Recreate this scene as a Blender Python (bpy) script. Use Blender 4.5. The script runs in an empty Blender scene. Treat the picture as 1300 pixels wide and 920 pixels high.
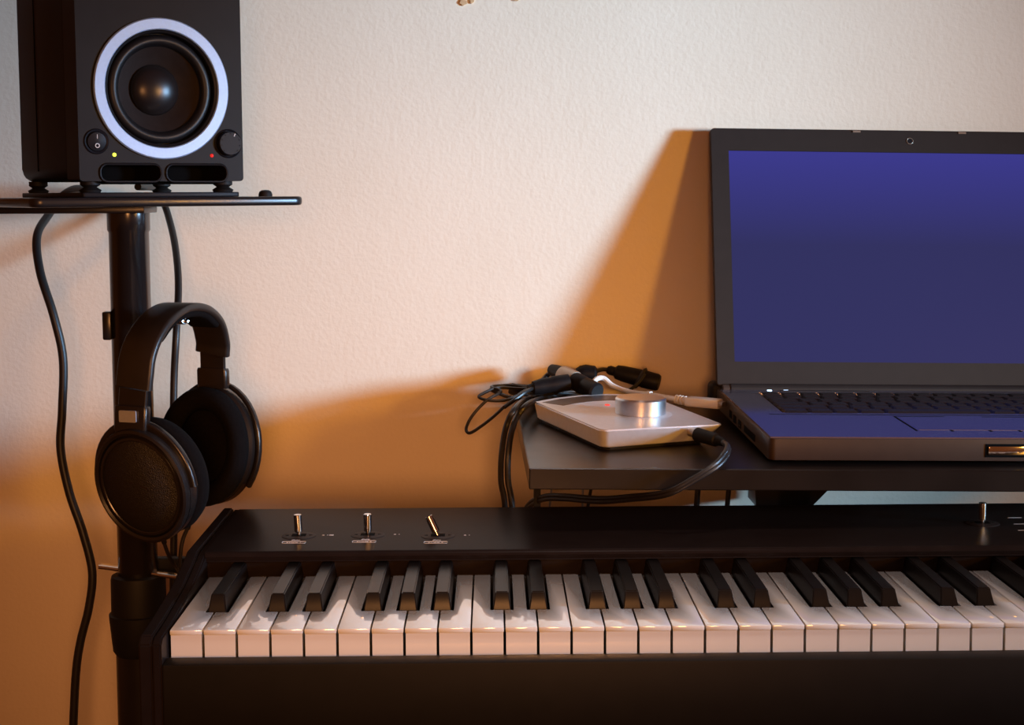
import bpy, bmesh, math, random
from mathutils import Vector, Matrix, Euler
from mathutils.geometry import tessellate_polygon

random.seed(7)
SC = bpy.context.scene
COL = SC.collection
R = math.radians

# ------------------------------------------------------------------ camera
FPX, PITCH, ROLL, CAM = 1929.0, R(5.043), R(-0.301), Vector((0, 0, 1.10))
cam_data = bpy.data.cameras.new('camera')
cam = bpy.data.objects.new('camera', cam_data)
COL.objects.link(cam)
cam_data.sensor_width = 36.0
cam_data.lens = FPX / 1300 * 36.0
cam_data.shift_y = -45.0 / 1300.0
cam_data.clip_start = 0.02
cam.matrix_world = Matrix.Translation(CAM) @ Matrix.Rotation(R(90) - PITCH, 4, 'X') @ Matrix.Rotation(ROLL, 4, 'Z')
SC.camera = cam

# ------------------------------------------------------------------ world, lamps, exposure
world = bpy.data.worlds.new('room_world')
SC.world = world
world.use_nodes = True
world.node_tree.nodes['Background'].inputs[0].default_value = (1.0, 0.26, 0.07, 1)
world.node_tree.nodes['Background'].inputs[1].default_value = 0.12

def aim(o, loc, target):
    o.location = loc
    o.rotation_euler = (Vector(target) - Vector(loc)).to_track_quat('-Z', 'Y').to_euler()

def area(name, loc, target, sx, sy, power, color, spread=180):
    d = bpy.data.lights.new(name, 'AREA')
    d.shape = 'RECTANGLE'; d.size = sx; d.size_y = sy
    d.energy = power; d.color = color; d.spread = R(spread)
    o = bpy.data.objects.new(name, d); COL.objects.link(o)
    aim(o, loc, target)
    return o

def spot(name, loc, target, power, color, angle, blend, radius):
    d = bpy.data.lights.new(name, 'SPOT')
    d.energy = power; d.color = color; d.spot_size = R(angle); d.spot_blend = blend
    d.shadow_soft_size = radius
    o = bpy.data.objects.new(name, d); COL.objects.link(o)
    aim(o, loc, target)
    return o

# bluish daylight falling through a narrow upright window on the right, along the wall
day = spot('window_daylight', (2.40, 0.50, 1.165), (0.01, 1.62, 1.165), 720, (0.40, 0.71, 1.0), 12.8, 1.0, 0.17)
day.scale = (1.0, 2.7, 1.0)
# the same window's weaker light spreading into the room
spread = spot('window_spread', (2.40, 0.50, 1.165), (0.0, 1.12, 0.98), 390, (0.36, 0.64, 1.0), 18.5, 1.0, 0.17)
# tungsten lamp standing to the right in front of the wall
tung = spot('tungsten_lamp', (1.30, 0.28, 1.17), (-0.12, 1.62, 1.06), 47, (1.0, 0.44, 0.05), 52, 1.0, 0.10)
# warm lamp low to the left of the viewer
low = spot('reading_lamp', (0.02, -0.35, 1.09), (-0.15, 1.30, 0.82), 66, (1.0, 0.41, 0.135), 36, 1.0, 0.20)

# added overhead fill, no real lamp: brightens the piano key tops
key_fill = spot('key_top_fill', (0.15, 0.72, 2.30), (0.15, 1.04, 0.80), 45, (1.0, 0.82, 0.76), 46, 1.0, 0.12)
key_fill.scale = (1.0, 0.5, 1.0)

SC.view_settings.view_transform = 'Standard'
SC.view_settings.look = 'None'
SC.view_settings.exposure = 0.0
SC.view_settings.gamma = 1.0
SC.view_settings.use_curve_mapping = False

# ------------------------------------------------------------------ measuring helpers
def ray(u, v):
    a, b = u - 650, v - 415
    cr, sr = math.cos(ROLL), math.sin(ROLL)
    x = a * cr + b * sr; y = -a * sr + b * cr
    c, s = math.cos(PITCH), math.sin(PITCH)
    return Vector((x / FPX, 0, 0)) + Vector((0, c, -s)) - (y / FPX) * Vector((0, s, c))

def at(u, v, Y):
    d = ray(u, v)
    return CAM + d * (Y / d.y)

def on(u, v, M, z=0.0):
    """local point of frame M at height z seen at u, v"""
    o = M @ Vector((0, 0, z)); n = (M.to_3x3() @ Vector((0, 0, 1)))
    d = ray(u, v)
    return M.inverted() @ (CAM + d * ((o - CAM).dot(n) / d.dot(n)))

# ------------------------------------------------------------------ materials
def mat(name, col, rough=0.5, metal=0.0, coat=0.0, noise=0.0, nscale=40.0, bump=0.0, bscale=200.0,
        bdist=0.001, emit=None, estr=0.0, spec=0.5, rough_var=0.0, aniso=0.0):
    m = bpy.data.materials.new(name); m.use_nodes = True
    nt = m.node_tree; b = nt.nodes['Principled BSDF']
    b.inputs['Base Color'].default_value = (*col, 1)
    b.inputs['Roughness'].default_value = rough
    b.inputs['Metallic'].default_value = metal
    b.inputs['Coat Weight'].default_value = coat
    b.inputs['Coat Roughness'].default_value = 0.08
    b.inputs['Specular IOR Level'].default_value = spec
    if aniso: b.inputs['Anisotropic'].default_value = aniso
    tc = nt.nodes.new('ShaderNodeTexCoord')
    if noise > 0:
        n = nt.nodes.new('ShaderNodeTexNoise'); n.inputs['Scale'].default_value = nscale; n.inputs['Detail'].default_value = 5
        nt.links.new(tc.outputs['Object'], n.inputs['Vector'])
        r = nt.nodes.new('ShaderNodeValToRGB')
        r.color_ramp.elements[0].position = 0.3; r.color_ramp.elements[1].position = 0.7
        r.color_ramp.elements[0].color = (*[c * (1 - noise) for c in col], 1)
        r.color_ramp.elements[1].color = (*[min(1, c * (1 + noise)) for c in col], 1)
        nt.links.new(n.outputs['Fac'], r.inputs['Fac'])
        nt.links.new(r.outputs['Color'], b.inputs['Base Color'])
    if rough_var > 0:
        n = nt.nodes.new('ShaderNodeTexNoise'); n.inputs['Scale'].default_value = nscale * 0.7
        nt.links.new(tc.outputs['Object'], n.inputs['Vector'])
        mr = nt.nodes.new('ShaderNodeMapRange')
        mr.inputs['To Min'].default_value = max(0.02, rough - rough_var); mr.inputs['To Max'].default_value = rough + rough_var
        nt.links.new(n.outputs['Fac'], mr.inputs['Value']); nt.links.new(mr.outputs['Result'], b.inputs['Roughness'])
    if bump > 0:
        n = nt.nodes.new('ShaderNodeTexNoise'); n.inputs['Scale'].default_value = bscale; n.inputs['Detail'].default_value = 3
        nt.links.new(tc.outputs['Object'], n.inputs['Vector'])
        bp = nt.nodes.new('ShaderNodeBump'); bp.inputs['Strength'].default_value = bump; bp.inputs['Distance'].default_value = bdist
        nt.links.new(n.outputs['Fac'], bp.inputs['Height']); nt.links.new(bp.outputs['Normal'], b.inputs['Normal'])
    if emit:
        b.inputs['Emission Color'].default_value = (*emit, 1); b.inputs['Emission Strength'].default_value = estr
    return m

def glossy_coat(m, ior):
    m.node_tree.nodes['Principled BSDF'].inputs['Coat IOR'].default_value = ior
    m.node_tree.nodes['Principled BSDF'].inputs['Coat Roughness'].default_value = 0.04
    return m

def wall_mat():
    m = mat('painted_plaster', (0.82, 0.70, 0.56), 0.75)
    nt = m.node_tree; b = nt.nodes['Principled BSDF']
    tc = nt.nodes.new('ShaderNodeTexCoord')
    def noise(scale, detail, rough=0.5):
        n = nt.nodes.new('ShaderNodeTexNoise'); n.inputs['Scale'].default_value = scale
        n.inputs['Detail'].default_value = detail; n.inputs['Roughness'].default_value = rough
        nt.links.new(tc.outputs['Object'], n.inputs['Vector']); return n
    fine, mid, patch = noise(230, 3), noise(75, 3), noise(5, 4)
    mix = nt.nodes.new('ShaderNodeMath'); mix.operation = 'MULTIPLY_ADD'; mix.inputs[1].default_value = 0.8
    nt.links.new(mid.outputs['Fac'], mix.inputs[0]); nt.links.new(fine.outputs['Fac'], mix.inputs[2])
    bp = nt.nodes.new('ShaderNodeBump'); bp.inputs['Strength'].default_value = 0.22; bp.inputs['Distance'].default_value = 0.0016
    nt.links.new(mix.outputs[0], bp.inputs['Height']); nt.links.new(bp.outputs['Normal'], b.inputs['Normal'])
    r = nt.nodes.new('ShaderNodeValToRGB')
    r.color_ramp.elements[0].position = 0.35; r.color_ramp.elements[1].position = 0.68
    r.color_ramp.elements[0].color = (0.80, 0.675, 0.535, 1); r.color_ramp.elements[1].color = (0.84, 0.715, 0.575, 1)
    nt.links.new(patch.outputs['Fac'], r.inputs['Fac']); nt.links.new(r.outputs['Color'], b.inputs['Base Color'])
    return m

def screen_mat():
    m = bpy.data.materials.new('lit_screen'); m.use_nodes = True
    nt = m.node_tree; b = nt.nodes['Principled BSDF']
    b.inputs['Base Color'].default_value = (0.003, 0.003, 0.004, 1); b.inputs['Roughness'].default_value = 0.4; b.inputs['Specular IOR Level'].default_value = 0.08
    tc = nt.nodes.new('ShaderNodeTexCoord'); sp = nt.nodes.new('ShaderNodeSeparateXYZ')
    nt.links.new(tc.outputs['Generated'], sp.inputs[0])
    r = nt.nodes.new('ShaderNodeValToRGB'); e = r.color_ramp.elements     # the picture on the screen: deep blue, lighter at the top
    e[0].position = 0.55; e[0].color = (0.026, 0.026, 0.110, 1)
    e[1].position = 1.0; e[1].color = (0.040, 0.038, 0.255, 1)
    nt.links.new(sp.outputs['Y'], r.inputs['Fac'])
    nt.links.new(r.outputs['Color'], b.inputs['Emission Color']); b.inputs['Emission Strength'].default_value = 1.0
    return m

def grille_mat():
    m = mat('perforated_mesh', (0.018, 0.014, 0.012), 0.45, metal=0.4)
    nt = m.node_tree; b = nt.nodes['Principled BSDF']
    tc = nt.nodes.new('ShaderNodeTexCoord'); v = nt.nodes.new('ShaderNodeTexVoronoi')
    v.inputs['Scale'].default_value = 1100; nt.links.new(tc.outputs['Object'], v.inputs['Vector'])
    bp = nt.nodes.new('ShaderNodeBump'); bp.inputs['Strength'].default_value = 0.8; bp.inputs['Distance'].default_value = 0.0006
    nt.links.new(v.outputs['Distance'], bp.inputs['Height']); nt.links.new(bp.outputs['Normal'], b.inputs['Normal'])
    return m

M = dict(
    wall=wall_mat(),
    floor=mat('floor_wood', (0.16, 0.085, 0.045), 0.5, noise=0.3, nscale=9),
    white_key=glossy_coat(mat('ivory_key_plastic', (0.72, 0.72, 0.71), 0.10, coat=1.0, spec=0.7, noise=0.02, nscale=20), 2.0),
    black_key=mat('black_key_plastic', (0.007, 0.0055, 0.005), 0.30, spec=0.15, noise=0.15, nscale=60),
    body=mat('black_painted_metal', (0.012, 0.008, 0.007), 0.30, spec=0.022, noise=0.12, nscale=50, bump=0.05, bscale=900, bdist=0.0003),
    body_dark=mat('matt_black_body', (0.006, 0.005, 0.0045), 0.55, spec=0.15, noise=0.12, nscale=50),
    felt=mat('black_felt', (0.006, 0.005, 0.005), 0.95, noise=0.2, nscale=300),
    chrome=mat('polished_chrome', (0.82, 0.80, 0.78), 0.12, metal=1.0, noise=0.02),
    brushed=mat('brushed_aluminium', (0.72, 0.72, 0.74), 0.30, metal=1.0, noise=0.04, nscale=300, bump=0.05, bscale=900, bdist=0.0002),
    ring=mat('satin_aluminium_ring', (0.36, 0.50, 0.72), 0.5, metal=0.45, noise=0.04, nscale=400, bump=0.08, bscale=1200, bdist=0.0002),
    print=mat('white_print', (0.60, 0.58, 0.57), 0.6, noise=0.02),
    plate_inset=mat('dark_brown_inset', (0.022, 0.015, 0.013), 0.5, noise=0.1, spec=0.08),
    cabinet=mat('black_vinyl_cabinet', (0.0075, 0.0062, 0.0068), 0.5, spec=0.16, noise=0.15, nscale=60, bump=0.08, bscale=1500, bdist=0.0002),
    rubber=mat('black_rubber', (0.008, 0.007, 0.007), 0.6, spec=0.25, noise=0.15, nscale=80),
    surround=mat('glossy_rubber_surround', (0.007, 0.007, 0.008), 0.40, spec=0.3, noise=0.15, nscale=80),
    cone=mat('dark_paper_cone', (0.022, 0.016, 0.014), 0.55, spec=0.3, noise=0.15, nscale=200, bump=0.1, bscale=700, bdist=0.0003),
    cap=mat('dust_cap_black', (0.010, 0.009, 0.010), 0.30, noise=0.1),
    knob_plastic=mat('dark_knob_plastic', (0.008, 0.008, 0.011), 0.45, spec=0.15, noise=0.1),
    led_green=mat('green_led', (0.5, 0.6, 0.05), 0.3, emit=(0.70, 0.85, 0.05), estr=2.5, noise=0.01),
    led_red=mat('red_led', (0.4, 0.01, 0.01), 0.3, emit=(1.0, 0.03, 0.02), estr=0.55, noise=0.01),
    led_red2=mat('dim_red_led', (0.3, 0.01, 0.01), 0.3, emit=(1.0, 0.05, 0.03), estr=1.2, noise=0.01),
    led_white=mat('white_led', (0.6, 0.7, 0.9), 0.3, emit=(0.55, 0.75, 1.0), estr=3.0, noise=0.01),
    stand=mat('black_powder_coat', (0.012, 0.010, 0.010), 0.28, noise=0.1, nscale=60),
    pole=mat('glossy_black_tube', (0.010, 0.008, 0.008), 0.20, noise=0.1, nscale=60, spec=0.8),
    cable=mat('black_cable_rubber', (0.012, 0.010, 0.010), 0.42, noise=0.12, nscale=60),
    hp_plastic=mat('black_headphone_plastic', (0.013, 0.010, 0.009), 0.26, noise=0.1, nscale=60),
    hp_band=mat('matt_headband', (0.016, 0.012, 0.010), 0.40, noise=0.12, nscale=80),
    velour=mat('black_velour', (0.0045, 0.0035, 0.0035), 0.95, spec=0.1, noise=0.25, nscale=400, bump=0.2, bscale=1500),
    grille=grille_mat(),
    shelf=mat('dark_wood_laminate', (0.008, 0.0055, 0.0048), 0.30, spec=0.35, noise=0.25, nscale=25, bump=0.05, bscale=300, bdist=0.0003, rough_var=0.06),
    laptop=mat('dark_laptop_metal', (0.050, 0.030, 0.022), 0.42, spec=0.3, noise=0.06, nscale=80),
    deck=mat('glossy_laptop_deck', (0.74, 0.76, 1.0), 0.12, metal=0.95, noise=0.03, nscale=80),  # blue tint put into the metal to strengthen the screen's reflection
    bezel=mat('laptop_bezel_plastic', (0.022, 0.015, 0.013), 0.5, spec=0.25, noise=0.06, nscale=80),
    lkey=mat('laptop_key_plastic', (0.010, 0.009, 0.012), 0.22, spec=0.9, noise=0.1, nscale=80),
    gap=mat('recess_black', (0.002, 0.002, 0.002), 0.8, noise=0.1, spec=0.05),
    screen=screen_mat(),
    silver=mat('sandblasted_silver', (0.82, 0.82, 0.86), 0.40, metal=0.45, noise=0.03, nscale=200, bump=0.05, bscale=1400, bdist=0.0002),
    window=mat('smoked_display_window', (0.085, 0.055, 0.045), 0.3, noise=0.05),
    white_plastic=mat('white_cable_plastic', (0.74, 0.70, 0.66), 0.4, noise=0.03),
    nickel=mat('nickel_shell', (0.45, 0.37, 0.30), 0.38, metal=0.8, noise=0.06, nscale=200),
    tie=mat('velcro_tie', (0.015, 0.012, 0.010), 0.8, noise=0.2, nscale=300),
    wire=mat('pale_wire', (0.35, 0.42, 0.60), 0.5, noise=0.03),
    plaster=mat('bare_plaster', (0.62, 0.38, 0.20), 0.8, noise=0.15, nscale=300, bump=0.3, bscale=500),
    tag=mat('silver_tag', (0.60, 0.66, 0.80), 0.35, metal=0.7, noise=0.05, nscale=300),
)

# ------------------------------------------------------------------ mesh helpers (all return bmesh)
def B(): return bmesh.new()

def add_geom(bm, verts, faces):
    vs = [bm.verts.new(v) for v in verts]
    for f in faces:
        try: bm.faces.new([vs[i] for i in f])
        except ValueError: pass
    return vs

def box(bm, x0, x1, y0, y1, z0, z1, bev=0.0, seg=2, xf=None):
    t = bmesh.new()
    add_geom(t, [(x0,y0,z0),(x1,y0,z0),(x1,y1,z0),(x0,y1,z0),(x0,y0,z1),(x1,y0,z1),(x1,y1,z1),(x0,y1,z1)],
             [(0,3,2,1),(4,5,6,7),(0,1,5,4),(1,2,6,5),(2,3,7,6),(3,0,4,7)])
    if bev > 0:
        bmesh.ops.bevel(t, geom=t.edges[:], offset=bev, segments=seg, profile=0.5, affect='EDGES')
    merge(bm, t, xf); return bm

def merge(bm, t, xf=None):
    if xf is not None: bmesh.ops.transform(t, matrix=xf, verts=t.verts[:])
    me = bpy.data.meshes.new('tmp'); t.to_mesh(me); t.free(); bm.from_mesh(me); bpy.data.meshes.remove(me)

def lathe(bm, prof, n=48, xf=None, sx=1.0, sy=1.0, closed=False):
    """profile of (r, z) turned round z"""
    t = bmesh.new(); rings = []
    for r, z in prof:
        if r < 1e-7: rings.append([t.verts.new((0, 0, z))])
        else: rings.append([t.verts.new((r*sx*math.cos(2*math.pi*i/n), r*sy*math.sin(2*math.pi*i/n), z)) for i in range(n)])
    pairs = list(zip(rings[:-1], rings[1:]))
    if closed: pairs.append((rings[-1], rings[0]))
    for a, b in pairs:
        for i in range(n):
            j = (i+1) % n
            if len(a) == 1 and len(b) == 1: continue
            if len(a) == 1: t.faces.new((a[0], b[j], b[i]))
            elif len(b) == 1: t.faces.new((a[i], a[j], b[0]))
            else: t.faces.new((a[i], a[j], b[j], b[i]))
    bmesh.ops.recalc_face_normals(t, faces=t.faces[:])
    merge(bm, t, xf); return bm

def catmull(pts, sub=8):
    P = [Vector(p) for p in pts]; P = [2*P[0]-P[1]] + P + [2*P[-1]-P[-2]]
    out = []
    for i in range(1, len(P)-2):
        a, b, c, d = P[i-1:i+3]
        for k in range(sub):
            t = k/sub
            out.append(0.5*((2*b)+(c-a)*t+(2*a-5*b+4*c-d)*t*t+(3*b-a-3*c+d)*t**3))
    out.append(P[-2]); return out

def sweep(bm, path, section, up=None, caps=True, scale=None, closed=False):
    """sweep a closed 2d section (list of (a, b)) along path; up gives the a-direction, else parallel transport"""
    t = bmesh.new(); n = len(path); rings = []
    prev = None
    for i, p in enumerate(path):
        if closed: tan = (path[(i+1) % n] - path[i-1]).normalized()
        else: tan = (path[min(i+1, n-1)] - path[max(i-1, 0)]).normalized()
        if up is not None:
            a = Vector(up(i/(n-1)) if callable(up) else up); a = (a - tan*a.dot(tan)).normalized()
        else:
            if prev is None:
                a = tan.orthogonal().normalized()
            else:
                a = (prev - tan*prev.dot(tan)).normalized()
            prev = a
        b = tan.cross(a)
        s = scale(i/(n-1)) if scale else 1.0
        rings.append([t.verts.new(p + a*x*s + b*y*s) for x, y in section])
    m = len(section)
    for i in range(n if closed else n-1):
        A, C2 = rings[i], rings[(i+1) % n]
        for k in range(m):
            t.faces.new((A[k], A[(k+1) % m], C2[(k+1) % m], C2[k]))
    if caps and not closed:
        t.faces.new(rings[0][::-1]); t.faces.new(rings[-1])
    bmesh.ops.recalc_face_normals(t, faces=t.faces[:])
    merge(bm, t); return bm

def circ(r, n=12, ry=None):
    ry = ry or r
    return [(r*math.cos(2*math.pi*i/n), ry*math.sin(2*math.pi*i/n)) for i in range(n)]

def rrect(w, h, r, n=4):
    out = []
    for cx, cy, a0 in ((w/2-r, h/2-r, 0), (-w/2+r, h/2-r, 90), (-w/2+r, -h/2+r, 180), (w/2-r, -h/2+r, 270)):
        for k in range(n+1):
            a = R(a0 + 90*k/n); out.append((cx+r*math.cos(a), cy+r*math.sin(a)))
    return out

def tube(bm, pts, r, sub=8, n=10, scale=None):
    return sweep(bm, catmull(pts, sub), circ(r, n), scale=scale)

def cyl(bm, p0, p1, r0, r1=None, n=20, bev=0.0):
    """capped cylinder between two points with small chamfers"""
    p0, p1 = Vector(p0), Vector(p1); r1 = r0 if r1 is None else r1
    L = (p1-p0).length; q = (p1-p0).to_track_quat('Z', 'Y').to_matrix().to_4x4()
    bev = min(bev, L*0.4)
    prof = [(0, 0), (r0-bev, 0), (r0, bev), (r1, L-bev), (r1-bev, L), (0, L)] if bev > 0 else [(0, 0), (r0, 0), (r1, L), (0, L)]
    return lathe(bm, prof, n, Matrix.Translation(p0) @ q)

def prism(bm, outer, z0, z1, holes=(), xf=None, bev=0.0, seg=2):
    loops = [list(outer)] + [list(h) for h in holes]
    t = bmesh.new(); flat = [p for l in loops for p in l]
    lo = [t.verts.new((p[0], p[1], z0)) for p in flat]; hi = [t.verts.new((p[0], p[1], z1)) for p in flat]
    if not holes:
        t.faces.new(hi); t.faces.new(lo[::-1])
    else:
        for f in tessellate_polygon([[Vector((p[0], p[1], 0)) for p in l] for l in loops]):
            t.faces.new([hi[i] for i in f]); t.faces.new([lo[i] for i in f][::-1])
    k = 0
    for l in loops:
        m = len(l)
        for i in range(m):
            j = (i+1) % m
            t.faces.new((lo[k+i], lo[k+j], hi[k+j], hi[k+i]))
        k += m
    bmesh.ops.recalc_face_normals(t, faces=t.faces[:])
    if bev > 0:
        es = [e for e in t.edges if len(e.link_faces) == 2 and e.calc_face_angle(0) > R(40)]
        bmesh.ops.bevel(t, geom=es, offset=bev, segments=seg, profile=0.5, affect='EDGES')
    merge(bm, t, xf); return bm

def obj(name, bm, m, parent=None, smooth=35, loc=None, rot=None):
    me = bpy.data.meshes.new(name); bm.to_mesh(me); bm.free()
    me.materials.append(M[m] if isinstance(m, str) else m)
    if smooth:
        me.shade_smooth(); me.set_sharp_from_angle(angle=R(smooth))
    o = bpy.data.objects.new(name, me); COL.objects.link(o)
    if parent: o.parent = parent
    if loc is not None: o.location = loc
    if rot is not None: o.rotation_euler = rot
    return o

def tag(o, label=None, cat=None, group=None, kind=None):
    if label: o['label'] = label
    if cat: o['category'] = cat
    if group: o['group'] = group
    if kind: o['kind'] = kind
    return o

def thing(name, label, cat, mw=None, group=None):
    o = bpy.data.objects.new(name, None); COL.objects.link(o); o.empty_display_size = 0.02
    if mw is not None: o.matrix_world = mw
    return tag(o, label, cat, group)

def wthing(name, label, cat, base, group=None):
    """a thing whose parts are given in world coordinates; the Empty stands at base"""
    t = thing(name, label, cat, Matrix.Translation(Vector(base)), group)
    t['_b'] = tuple(base); return t

def wobj(name, bm, m, t, **k):
    b = Vector(t['_b']); bmesh.ops.translate(bm, verts=bm.verts[:], vec=-b)
    return obj(name, bm, m, t, **k)

def wsub(name, bm, m, t, part, **k):
    b = Vector(t['_b']); bmesh.ops.translate(bm, verts=bm.verts[:], vec=-b)
    return obj(name, bm, m, part, **k)

def lettering(name, s, size, m, parent, loc, rot=(0, 0, 0), shear=0.0, depth=0.00006):
    cu = bpy.data.curves.new('txt', 'FONT'); cu.body = s; cu.size = size; cu.align_x = 'CENTER'; cu.align_y = 'CENTER'
    cu.extrude = depth; cu.shear = shear; cu.resolution_u = 3
    o = bpy.data.objects.new('txt', cu); COL.objects.link(o)
    dg = bpy.context.evaluated_depsgraph_get(); dg.update()
    me = bpy.data.meshes.new_from_object(o.evaluated_get(dg)); bpy.data.objects.remove(o)
    me.materials.clear(); me.materials.append(M[m])
    r = bpy.data.objects.new(name, me); COL.objects.link(r); r.parent = parent; r.location = loc; r.rotation_euler = rot
    return r

# ================================================================== the room
WY = 1.618
bm = B(); box(bm, -2.2, 2.6, 0, 0.12, 0, 2.6)
wall = obj('wall_back', bm, 'wall', smooth=0, loc=(0, WY, 0)); tag(wall, 'cream plastered wall with fine grain', 'wall', kind='structure')
bm = B(); box(bm, -2.2, 2.6, -2.0, 1.66, -0.05, 0)
floor = obj('floor', bm, 'floor', smooth=0); tag(floor, 'dark brown wooden floor', 'floor', kind='structure')
for (u, v, w, h) in ((588, 3, 0.010, 0.007), (599, 0, 0.005, 0.009), (655, -1, 0.007, 0.005)):   # chipped plaster near the top
    p = at(u, v, WY) - Vector((0, WY, 0))
    bm = B(); poly = [(w/2*math.cos(a)*random.uniform(.6, 1.1), h/2*math.sin(a)*random.uniform(.6, 1.1)) for a in [2*math.pi*i/11 for i in range(11)]]
    prism(bm, poly, 0, 0.0016, xf=Matrix.Translation(p) @ Matrix.Rotation(R(90), 4, 'X'))
    obj('plaster_chip', bm, 'plaster', wall, smooth=0)

# ================================================================== digital piano
KM = Matrix.Translation((-0.2412, 1.0406, 1.10-0.3036)) @ Matrix.Rotation(R(0.713), 4, 'Z')
piano = thing('digital_piano', 'black digital piano with ivory keys and chrome control sticks', 'piano', KM)
PW = 0.0235; NW = 52; KL = 52*PW
PZ = 0.0210                                   # panel above the key tops
names = ['ABCDEFG'[i % 7] for i in range(NW)]
has_black = [n in 'ACDFG' and i < NW-1 for i, n in enumerate(names)]
off = {'A': 0.0016, 'C': -0.0016, 'D': 0.0016, 'F': -0.0022, 'G': 0.0}
YB0 = 0.0470; BW = 0.0134                       # black key front, black key foot width
cache = {}
def white_mesh(cl, cr):
    key = (round(cl, 5), round(cr, 5))
    if key in cache: return cache[key]
    g = 0.00055; x0, x1 = g, PW-g; y1 = 0.158
    pts = [(x0, 0), (x1, 0)]
    if cr > 0: pts += [(x1, YB0-0.0012), (x1-cr, YB0-0.0012), (x1-cr, y1)]
    else: pts += [(x1, y1)]
    if cl > 0: pts += [(x0+cl, y1), (x0+cl, YB0-0.0012), (x0, YB0-0.0012)]
    else: pts += [(x0, y1)]
    bm = B(); prism(bm, pts, -0.0035, 0, bev=0.0006, seg=2)
    box(bm, x0+0.0004, x1-0.0004, 0.0012, 0.045, -0.0250, -0.0030)
    me = bpy.data.meshes.new('white_key'); bm.to_mesh(me); bm.free(); me.materials.append(M['white_key'])
    me.shade_smooth(); me.set_sharp_from_angle(angle=R(30))
    cache[key] = me; return me
for i, nm in enumerate(names):
    cr = cl = 0
    if has_black[i]: cr = BW/2 - off[nm] + 0.0012
    if i > 0 and has_black[i-1]: cl = BW/2 + off[names[i-1]] + 0.0012
    if i > 0 and has_black[i-1]: cl = BW/2 + off[names[i-1]] + 0.0012
    if has_black[i]: cr = BW/2 - off[nm] + 0.0012
    o = bpy.data.objects.new('white_key', white_mesh(cl, cr)); COL.objects.link(o); o.parent = piano; o.location = (i*PW, 0, 0)
bm = B(); hb, ht = BW/2, 0.0048
t = bmesh.new(); L1 = 0.165-YB0
add_geom(t, [(-hb,0,-0.006),(hb,0,-0.006),(hb,L1,-0.006),(-hb,L1,-0.006),
             (-hb,0,0),(hb,0,0),(hb,L1,0),(-hb,L1,0),
             (-ht,0.0055,0.0118),(ht,0.0055,0.0118),(ht,L1,0.0118),(-ht,L1,0.0118)],
         [(0,3,2,1),(0,1,5,4),(1,2,6,5),(2,3,7,6),(3,0,4,7),(4,5,9,8),(5,6,10,9),(6,7,11,10),(7,4,8,11),(8,9,10,11)])
bmesh.ops.bevel(t, geom=[e for e in t.edges if all(v.co.z > -0.001 for v in e.verts) and not all(abs(v.co.z) < 1e-6 for v in e.verts)], offset=0.0008, segments=2, affect='EDGES')
merge(bm, t)
bk = bpy.data.meshes.new('black_key'); bm.to_mesh(bk); bm.free(); bk.materials.append(M['black_key']); bk.shade_smooth(); bk.set_sharp_from_angle(angle=R(35))
for i, nm in enumerate(names):
    if has_black[i]:
        o = bpy.data.objects.new('black_key', bk); COL.objects.link(o); o.parent = piano; o.location = ((i+1)*PW + off[nm], YB0, 0)
# body below, key slip, panel, cheeks
bm = B(); box(bm, -0.0165, KL+0.0165, -0.020, 0.312, -0.105, -0.028, 0.003)
obj('base_body', bm, 'body_dark', piano)
bm = B(); box(bm, -0.0010, KL+0.0010, -0.022, -0.0035, -0.075, -0.0178, 0.002)
obj('key_slip', bm, 'body_dark', piano)
bm = B(); box(bm, -0.001, KL+0.001, 0.1425, 0.150, -0.010, -0.0012)
obj('felt_strip', bm, 'felt', piano)
# top panel: rounded front edge rolling down to the keys
prof = [(0.3120, -0.03), (0.3120, PZ-0.003), (0.3090, PZ)]
for k in range(0, 6):
    a = R(90 + 75*k/5); prof.append((0.1480+0.0050*math.cos(a), PZ-0.0050+0.0050*math.sin(a)))
prof += [(0.1445, 0.0140), (0.1435, 0.0132), (0.1500, 0.0128), (0.1500, -0.03)]
def xprism(bm, prof, x0, x1, bev=0.0):
    t = bmesh.new(); a = [t.verts.new((x0, y, z)) for y, z in prof]; b = [t.verts.new((x1, y, z)) for y, z in prof]
    n = len(prof); t.faces.new(a); t.faces.new(b[::-1])
    for i in range(n): t.faces.new((a[i], a[(i+1) % n], b[(i+1) % n], b[i]))
    bmesh.ops.recalc_face_normals(t, faces=t.faces[:])
    if bev:
        bmesh.ops.bevel(t, geom=[e for e in t.edges if e.calc_face_angle(0) > R(30)], offset=bev, segments=2, affect='EDGES')
    merge(bm, t); return bm
obj('top_panel', xprism(B(), prof, -0.0015, KL+0.0015), 'body', piano)
def cheek(x0, x1, zl):
    pr = [(-0.022, -0.090), (-0.022, -0.004), (-0.016, 0.0015+zl), (0.02, 0.0030+zl), (0.09, 0.0090+zl), (0.128, 0.0165+zl), (0.150, PZ+0.0005+zl), (0.3135, PZ+0.0005+zl), (0.3135, -0.090)]
    return xprism(B(), pr, x0, x1, 0.0012)
for sx in (0, 1):
    c = (-0.0165, -0.0075) if sx == 0 else (KL+0.0075, KL+0.0165)
    e = obj('cheek_block', cheek(*c, 0.0), 'body', piano)
    c2 = (-0.0072, -0.0008) if sx == 0 else (KL+0.0008, KL+0.0072)
    obj('cheek_inner_rail', cheek(*c2, -0.0016), 'body', e)
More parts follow.
